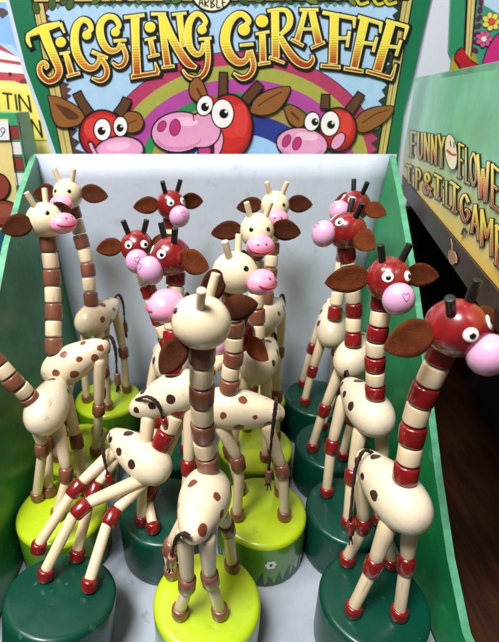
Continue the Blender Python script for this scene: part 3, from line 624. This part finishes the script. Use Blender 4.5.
def body_mesh(m):
    x0, x1 = -2.0, 2.3; prof = []
    n = 26
    for i in range(n+1):
        a = math.pi*i/n; x = (x0+x1)/2-math.cos(a)*(x1-x0)/2
        u = (x-x0)/(x1-x0); R = 0.80+0.46*(u*u*(3-2*u)); prof.append((R*math.sin(a)**0.86 if 0 < i < n else 0, x))
    return mesh_of('body', lathe(prof, 36, 'x'), [m])
BODY = {'brown': body_mesh(M['body_brown']), 'dark': body_mesh(M['body_dark'])}
HEAD = {'red': mesh_of('head', ellip(1.0, .93, .97, n=36, m=22), [M['redhead']]), 'brown': mesh_of('head', ellip(1.04, .92, .95, n=36, m=22), [M['creamhead']])}
MUZ = {'red': mesh_of('muzzle', ellip(.62, .66, .70, n=32, m=18), [M['lilac']]), 'brown': mesh_of('muzzle', ellip(.62, .74, .55, n=32, m=18), [M['pink']])}
def ear_mesh(m):
    # leaf in local x (length) and z (height), thin in y, cupped
    N = 14; K = 6; vs = []; fs = []
    for s_ in (0, 1):
        for i in range(N+1):
            u = i/N; h = 0.60*math.sin(math.pi*(u**0.88))**0.66*(1-.08*u)+0.05*(1-u); x = u*1.86
            for k in range(K+1):
                v = -1+2*k/K; cup = 0.10*(1-v*v)*math.sin(math.pi*u)+0.06*u*u
                vs.append((x, -cup+(0.03 if s_ else -0.03)*min(1, 1.4-abs(v)), h*v-0.10*u*u))
    L = (N+1)*(K+1)
    for i in range(N):
        for k in range(K):
            a = i*(K+1)+k; q_ = (a, a+K+1, a+K+2, a+1); fs.append(q_); fs.append(tuple(x+L for x in q_[::-1]))
    rimv = [i*(K+1) for i in range(N+1)]+[N*(K+1)+k for k in range(1, K+1)]+[i*(K+1)+K for i in range(N-1, -1, -1)]+[k for k in range(K-1, 0, -1)]
    for a, b in zip(rimv, rimv[1:]+rimv[:1]): fs.append((b, a, a+L, b+L))
    return mesh_of('ear', (vs, fs), [m])
EAR = {'red': ear_mesh(M['ear2']), 'brown': ear_mesh(M['ear'])}
def cap(name, r, parts, R=1.0):
    """small domed disc facing +x"""
    mb = MB(); mats = []
    for i, (rr, h, ox, oz, m) in enumerate(parts):
        vs, fs = lathe([(rr, 0), (rr*.96, h*.5), (rr*.7, h*.85), (rr*.35, h*.97), (0, h)], 20, 'x')
        mb.add([(x, y+ox, z+oz) for x, y, z in vs], fs, i); mats.append(m)
    return mb.mesh(name, mats)
EYE = {'red': cap('eye', .2, [(.235, .06, 0, 0, M['white']), (.125, .085, .04, -.03, M['black'])]), 'brown': cap('eye', .1, [(.12, .05, 0, 0, M['black'])])}
NOS = cap('nostril', .05, [(.062, .02, 0, 0, M['lip'])])
def on_ell(r, a, b, off=0.0):
    """point on ellipsoid radii r at azimuth a (0=+x, + to +y) and elevation b"""
    d_ = Vector((math.cos(b)*math.cos(a), math.cos(b)*math.sin(a), math.sin(b)))
    return Vector((d_.x*r[0], d_.y*r[1], d_.z*r[2]))*(1+off), Vector((d_.x/r[0], d_.y/r[1], d_.z/r[2])).normalized()
MR = {'red': (.62, .66, .70), 'brown': (.62, .74, .55)}; HRAD = {'red': (1.0, .93, .97), 'brown': (1.04, .92, .95)}
def smile_mesh():
    pts = [on_ell(MR['brown'], math.radians(a), math.radians(14+ -24*math.cos(math.radians(a*1.15))), 0.004)[0] for a in range(-72, 73, 8)]
    return mesh_of('mouth', tube(pts, [0.025+0.04*math.sin(math.pi*i/(len(pts)-1)) for i in range(len(pts))], 8), [M['lip']])
SMILE = smile_mesh()
def heart_mesh():
    pts = []
    for i in range(25):
        t = 2*math.pi*i/24; y = .13*math.sin(t)**3*1.1; z = (.13*math.cos(t)-.05*math.cos(2*t)-.02*math.cos(3*t))
        x = MR['red'][0]*math.sqrt(max(0, 1-(y/.66)**2-((z+.42)/.70)**2)); pts.append((x+.003, y, z+.42))
    return mesh_of('nostril', tube(pts, 0.016, 6), [M['nostril']])
HEART = heart_mesh()
BASEP = [(0, 0), (2.38, 0), (2.46, .06), (2.48, .3), (2.48, 2.86), (2.46, 2.98), (2.40, 3.07), (2.30, 3.13), (2.16, 3.16), (0, 3.17)]
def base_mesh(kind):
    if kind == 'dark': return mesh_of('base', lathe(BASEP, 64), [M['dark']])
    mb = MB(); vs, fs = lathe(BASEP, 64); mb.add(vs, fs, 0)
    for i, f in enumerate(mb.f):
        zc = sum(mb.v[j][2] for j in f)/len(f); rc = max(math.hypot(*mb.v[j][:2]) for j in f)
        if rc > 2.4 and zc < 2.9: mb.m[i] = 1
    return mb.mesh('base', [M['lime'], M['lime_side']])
BASE = {k: base_mesh(k) for k in ('dark', 'lime')}
def decor():
    """painted grass blades round the foot and daisies, wrapped on the cylinder"""
    g = MB(); r = 2.495; n = 30
    for i in range(n):
        a = 2*math.pi*i/n; h = 0.85+0.55*((i*7) % 5)/5; hw = math.pi/n*0.98
        vs = []
        for (da, z) in ((-hw, .02), (hw, .02), (hw*.55, h*.55), (0.05*(i % 3-1), h), (-hw*.55, h*.55)): vs.append((r*math.cos(a+da), r*math.sin(a+da), z))
        g.add(vs, [tuple(range(5))])
    return g.mesh('painted_grass', [M['leaf']], False)
GRASS = decor()
def daisy():
    g = MB(); r = 2.50
    def disc(ca, cz, rr, m, off):
        vs = [((r+off)*math.cos(ca+rr*math.cos(t)/r), (r+off)*math.sin(ca+rr*math.cos(t)/r), cz+rr*math.sin(t)) for t in [2*math.pi*i/14 for i in range(14)]]
        g.add(vs, [tuple(range(14))], m)
    for i in range(6):
        t = 2*math.pi*i/6; disc(.20*math.cos(t)/r, 1.75+.20*math.sin(t), .125, 0, .002*i)
    disc(0, 1.75, .09, 1, .02); return g.mesh('painted_daisy', [M['white'], M['black']], False)
DAISY = daisy()

BT = 3.17
def giraffe(label, acc, base, chest, rump, head, yaw, pitch=12, roll=0, base_kind=None, legs=None, n=7, neck_mid=None, spot='brown', tail=None, up=None, neck_dir=None, ears=None, ear_k=1.0, mz_up=0.0, tilt=None, daisy_a=None, seed=0):
    rr = random.Random(seed+11)
    bx_, by_ = base; kind = base_kind or ('lime' if acc == 'brown' else 'dark')
    root = bpy.data.objects.new('toy_giraffe', None); SC.collection.objects.link(root); root.empty_display_size = .01
    R0 = T((bx_, by_, 0.055)); root.matrix_basis = R0; WM[root.name] = R0
    tag(root, label, 'toy giraffe', 'toy giraffes standing in the display box')
    TB_ = Matrix.Identity(4)
    if tilt:
        tu = Vector(tilt[1:]).normalized(); tu = Vector((tu.x, tu.y, 0)); pv = T(Vector((bx_, by_, .055))+tu*2.45)
        TB_ = pv @ Matrix.Rotation(math.radians(tilt[0]), 4, Vector((-tu.y, tu.x, 0))) @ pv.inverted()
    b = link('base', BASE[kind], TB_ @ R0 @ Matrix.Rotation(rr.random()*6, 4, 'Z'), root)
    if kind == 'lime':
        link('painted_grass', GRASS, R0 @ Matrix.Rotation(rr.random()*6, 4, 'Z'), b)
        for k in range(3):
            a = (daisy_a if daisy_a is not None else -1.2)+k*2.1
            link('painted_daisy', DAISY, R0 @ Matrix.Rotation(a, 4, 'Z'), b)
    ch, rp = Vector(chest), Vector(rump); fx = (ch-rp).normalized()
    ctr = rp + fx*1.1
    BW = frame(ctr, fx, (0, 0, 1)); body = link('body', BODY[spot], BW, root)
    bm = BW.copy(); loc = lambda x, y, z: (bm @ (Vector((x, y, z))*S))/S
    # legs
    yawv = Vector((fx.x, fx.y, 0)).normalized(); sidev = Vector((-yawv.y, yawv.x, 0))
    hips = [loc(1.15, .55, -.75), loc(1.15, -.55, -.75), loc(-1.1, .45, -.45), loc(-1.1, -.45, -.45)]
    bc = Vector((bx_, by_, BT+.055))
    for i, hip in enumerate(hips):
        s_ = 1 if i % 2 == 0 else -1; fw = 1 if i < 2 else -1
        if legs and i in legs:
            hp_, kp = legs[i]; hoof = PZ(hp_[0], hp_[1]+6, BT+.055)
            if tilt: hoof = PL(hp_[0], hp_[1]+6, (TB_ @ T((bx_, by_, BT+.055))).translation/S, (TB_.to_3x3() @ Vector((0, 0, 1))))
            knee = P(kp[0], kp[1], (hip.y+hoof.y)/2+(kp[2] if len(kp) > 2 else 0))
        else:
            hoof = bc + yawv*(fw*1.15+rr.uniform(-.15, .15))+sidev*s_*(1.05+rr.uniform(-.1, .15))
            mid = hoof.lerp(hip, .52); dist = (hip-hoof).length; sl_ = max(0, 5.3-dist)
            knee = mid + (yawv*fw*.35+sidev*s_*.5).normalized()*min(1.0, math.sqrt(sl_*2.2+.02))
        h0 = hoof; dirs = (knee-hoof).normalized(); axis = (dirs+Vector((0, 0, 1.6))).normalized()
        h1 = h0+axis*.62
        kd = (hip-h1).normalized(); k0 = knee-kd*.46; k1 = knee+kd*.46
        leg = link('leg', UP, zframe(k1-kd*.06, hip+kd*.1), root)
        link('knee_bead', KN[acc], zframe(k0, k1), leg)
        link('shin', SH, zframe(h1-axis*.12, k0+(k0-h1).normalized()*.08), leg)
        link('hoof', HO[acc], zframe(h0, h1), leg)
    # head orientation
    ya = math.radians(yaw); pi_ = math.radians(pitch)
    f = Vector((math.sin(ya)*math.cos(pi_), -math.cos(ya)*math.cos(pi_), -math.sin(pi_)))
    upv = Vector(up) if up else Vector((0, 0, 1))
    hc = Vector(head); HW = frame(hc, f, upv) @ Matrix.Rotation(math.radians(roll), 4, 'X')
    # neck
    ns = ch + (Vector(neck_dir) if neck_dir else (BW.to_3x3() @ Vector((.1, 0, 1.0))))*1.0
    ne = hc + (HW.to_3x3() @ Vector((-.12, 0, -.78)))
    mid = Vector(neck_mid) if neck_mid else ns.lerp(ne, .5)+Vector((rr.uniform(-.15, .15), rr.uniform(-.1, .1), 0))
    path = spline([ns, mid, ne], 24); cum = [0]
    for a, c in zip(path, path[1:]): cum.append(cum[-1]+(c-a).length)
    def at(t):
        L = t*cum[-1]
        for i in range(len(cum)-1):
            if cum[i+1] >= L: return path[i].lerp(path[i+1], (L-cum[i])/max(1e-6, cum[i+1]-cum[i]))
        return path[-1]
    for i in range(n):
        a, c = at(i/n), at((i+1)/n); j = Vector((rr.uniform(-.03, .03), rr.uniform(-.03, .03), 0)); dd = (c-a)*0.02
        link('neck_bead', BE[acc if i % 2 == 0 else 'cream'], zframe(a+j+dd, c+j-dd, 1.0), root)
    hd = link('head', HEAD[acc], HW, root)
    R_ = HRAD[acc]; mo = Vector((1.22, 0, -.24)) if acc == 'red' else Vector((1.28, 0, -.18))
    mo = mo+Vector((0, 0, mz_up))
    mz = link('muzzle', MUZ[acc], HW @ T(mo), hd)
    if acc == 'brown':
        link('mouth', SMILE, HW @ T(mo), hd)
        for s_ in (-1, 1):
            p, nn = on_ell(MR[acc], s_*.36, .62); link('nostril', NOS, HW @ T(mo) @ frame(p, nn, (0, 0, 1)), hd)
    else: link('nostril', HEART, HW @ T(mo), hd)
    for s_ in (-1, 1):
        p, nn = on_ell(R_, s_*math.radians(34), math.radians(33 if acc == 'red' else 30)); link('eye', EYE[acc], HW @ frame(p-nn*.015, nn, (0, 0, 1)), hd)
        p, nn = on_ell(R_, s_*math.radians(100), math.radians(62)); dd = Vector((-.12, s_*.30, 1)).normalized()
        W = (HW @ T(Vector((-.08, s_*.40, .76))) @ dd.to_track_quat('Z', 'Y').to_matrix().to_4x4() @ Matrix.Diagonal((1, 1, .86, 1)))
        link('horn', HORN[acc], W, hd)
        # ears: leaf axis outwards, slightly drooping and swept back
        dr = Vector((-.16+rr.uniform(-.1, .1), s_*1.0, rr.uniform(-.22, .06)))
        W = HW @ frame(Vector((-.10, s_*.80, .10)), dr, (-.42+rr.uniform(-.1,.1), 0, 1))
        if s_ > 0: W = W @ Matrix.Diagonal((1, -1, 1, 1))
        W = W @ Matrix.Diagonal((rr.uniform(.86, 1.06), 1, rr.uniform(.84, 1.04), 1))
        if ears and s_ in ears:
            e1, e2 = ears[s_]; e1 = Vector(e1).normalized(); W = frame(hc+e1*.86+Vector((0, 0, .12)), e1, e2) @ Matrix.Diagonal((ear_k, 1, ear_k, 1))
        link('ear', EAR[acc], W, hd)
    # tail
    if tail is None:
        t0 = loc(-1.85, 0, .35); bk_ = -yawv
        tp = [t0+fx*.2, t0+bk_*.35+Vector((0, 0, .15)), t0+bk_*.6+sidev*.15+Vector((0, 0, -.7)), t0+bk_*.6+sidev*.2+Vector((0, 0, -2.2))]
    else: tp = [Vector(q_) for q_ in tail]
    sp2 = spline(tp, 10); mb = MB(); mb.add(*tube(sp2, 0.055, 8, 0.3))
    mb.add(*tube([q_+Vector((.1*math.sin(i*.12), .05, 0)) for i, q_ in enumerate(sp2)], 0.055, 8, 0.3))
    tl = link('tail', mb.mesh('tail', [M['cord']]), R0 @ R0.inverted(), root)
    e = sp2[-1]; ed_ = (sp2[-1]-sp2[-3]).normalized()
    link('tail_bead', TB[acc], zframe(e+ed_*.8, e), tl)
    mb = MB()
    for k in range(7):
        o_ = Vector((rr.uniform(-.1, .1), rr.uniform(-.1, .1), 0)); mb.add(*tube(spline([e+ed_*.75+o_*.4, e+ed_*1.0+o_, e+ed_*(1.2+rr.random()*.2)+o_*1.6], 4), 0.03, 5))
    link('tail_tuft', mb.mesh('tail_tuft', [M['cord']]), None, tl)
    return root
def bs(px, g): 
    z = BT; zd = g*CP+(CAM_Z-z)*SP
    return ((px-CX)/F_PX*zd, g)
# ---- front row
giraffe('front middle cream giraffe seen from behind on the nearest lime base, head turned left', 'brown', bs(207, 13.7), P(207, 492, 14.6), P(196, 524, 12.5), P(201, 322, 14.0), -110, -6, mz_up=.46, ear_k=.78, up=(-.22, 0, 1),
        legs={3: ((220, 609), (210, 578)), 2: ((180, 609), (187, 583)), 0: ((172, 569), (171, 547)), 1: ((232, 562), (227, 528))}, neck_mid=P(202, 415, 14.5), ears={1: ((-.62, -.35, -.72), (-.8, .15, .62)), -1: ((.9, .55, .05), (-.2, .3, 1))},
        tail=[P(190, 537, 11.5), P(181, 534, 11.6), P(175, 540, 12.2), P(172, 556, 12.6)], seed=1, spot='brown')
giraffe('front right red-headed giraffe facing the viewer, its head beyond the right wall of the box', 'red', bs(374, 13.7), P(398, 498, 13.7), P(371, 466, 15.5), P(456, 328, 13.5), 34, 12, up=(-.32, 0, 1),
        legs={0: ((398, 611), (406, 564)), 1: ((352, 607), (373, 566)), 2: ((391, 560), (386, 528)), 3: ((346, 557), (363, 524))}, neck_mid=P(418, 410, 13.9), ears={-1: ((-.95, -.3, -.12), (0, .5, 1)), 1: ((.9, .5, -.2), (0, .5, 1))},
        tail=[P(373, 453, 15.6), P(362, 452, 15.2), P(354, 475, 14.9), P(351, 521, 14.8)], seed=2, spot='dark')
giraffe('collapsed red-jointed giraffe leaning far right from the dark base in the left front corner', 'red', bs(50, 13.0), P(147, 461, 18.4), P(121, 441, 19.6), P(237, 335, 21.6), -66, 0, up=(.75, .3, .6),
        legs={0: ((89, 584), (112, 517)), 1: ((45, 573), (81, 509)), 2: ((77, 554), (94, 491)), 3: ((38, 546), (76, 489))}, neck_dir=(.62, .1, .72), neck_mid=P(193, 383, 19.6), tilt=(13, .5, .85),
        tail=[P(108, 432, 19.6), P(102, 440, 18.9), P(103, 456, 18.4), P(108, 474, 18.2)], seed=3, spot='dark')
# ---- second row
giraffe('leaning giraffe on a lime base by the left wall, neck bending out of the picture', 'brown', bs(62, 18.85), P(47, 409, 19.8), P(56, 388, 21.6), P(-42, 322, 19.5), -30, 10, up=(-.5, 0, .7),
        neck_dir=(-.50, -.3, .62), neck_mid=P(14, 382, 19.2), legs={1: ((38, 493), (42, 449)), 0: ((58, 512), (66, 474))}, seed=4, spot='dark')
giraffe('red-headed giraffe, rump left, its brown tail cord draped just above the collapsed giraffe', 'red', bs(164, 18.85), P(180, 391, 19.6), P(145, 405, 19.6), P(171, 257, 21.6), -54, 10, neck_mid=P(173, 325, 20.8),
        legs={0: ((153, 526), (150, 492))}, tail=[P(136, 400, 19.3), P(146, 397, 18.6), P(157, 404, 18.4), P(163, 418, 18.5)], seed=5, spot='dark')
giraffe('smiling cream giraffe standing side-on on the lime base with the white daisy', 'brown', bs(262, 18.85), P(229, 408, 19.1), P(267, 412, 18.9), P(235, 273, 19.3), 60, 0, neck_mid=P(234, 345, 19.2),
        legs={0: ((237, 512), (238, 463)), 2: ((284, 512), (282, 470))}, tail=[P(276, 398, 18.6), P(275, 404, 18.0), P(272, 430, 17.8), P(269, 470, 17.9)], seed=6, daisy_a=-math.pi/2+0.12)
giraffe('red-headed giraffe with both ears spread, just behind the front right giraffe', 'red', bs(351, 18.85), P(371, 413, 18.8), P(353, 390, 20.8), P(388, 279, 18.85), 6, 10, neck_mid=P(376, 345, 18.85),
        legs={3: ((326, 489), (332, 446)), 1: ((347, 519), (352, 476))}, seed=7, spot='dark')
# ---- third row
giraffe('smiling cream giraffe at the left wall, left ear over the green wall', 'brown', bs(78, 24.0), P(66, 366, 22.9), P(95, 350, 23.2), P(45, 220, 25.0), 64, -6, neck_mid=P(53, 285, 24.4), seed=8, spot='brown')
giraffe('partly hidden red giraffe peeping out left behind the other red heads', 'red', bs(164, 24.2), P(171, 364, 24.3), P(163, 352, 26.1), P(137, 247, 25.6), 8, 12, neck_mid=P(154, 305, 25.0), seed=9, spot='dark')
giraffe('cream giraffe looking straight ahead with both ears out, between two other cream heads', 'brown', bs(255, 24.2), P(258, 366, 24.0), P(268, 348, 25.9), P(257, 231, 24.6), 4, 12, neck_mid=P(256, 290, 24.4), seed=10, spot='dark')
giraffe('red giraffe in profile facing left, one black horn showing, right of the centre gap', 'red', bs(333, 24.2), P(352, 360, 23.6), P(362, 343, 25.4), P(347, 231, 23.8), -84, -6, neck_mid=P(353, 300, 24.0), seed=11, spot='dark')
# ---- back row
giraffe('small cream giraffe at the back left, right ear against the white panel', 'brown', bs(108, 29.6), P(95, 318, 29.0), P(110, 307, 30.6), P(68, 194, 30.4), -6, 10, neck_mid=P(86, 258, 29.9), seed=12, spot='brown')
giraffe('rearmost red giraffe with wide eyes looking right, above the other red heads', 'red', bs(172, 29.6), P(174, 318, 29.4), P(182, 306, 31.0), P(171, 205, 30.3), 32, 14, neck_mid=P(173, 262, 29.9), seed=13, spot='dark')
giraffe('rearmost cream giraffe with ears spread level in the middle of the back', 'brown', bs(253, 29.6), P(266, 316, 29.4), P(276, 306, 31.1), P(275, 206, 30.3), 0, 16, neck_mid=P(271, 262, 29.9), seed=14, spot='dark')
giraffe('rearmost red giraffe at the right, two black horns against the white panel', 'red', bs(317, 29.6), P(332, 328, 29.2), P(332, 308, 30.8), P(355, 206, 30.0), -66, 0, neck_mid=P(342, 265, 29.8), seed=15, spot='dark')
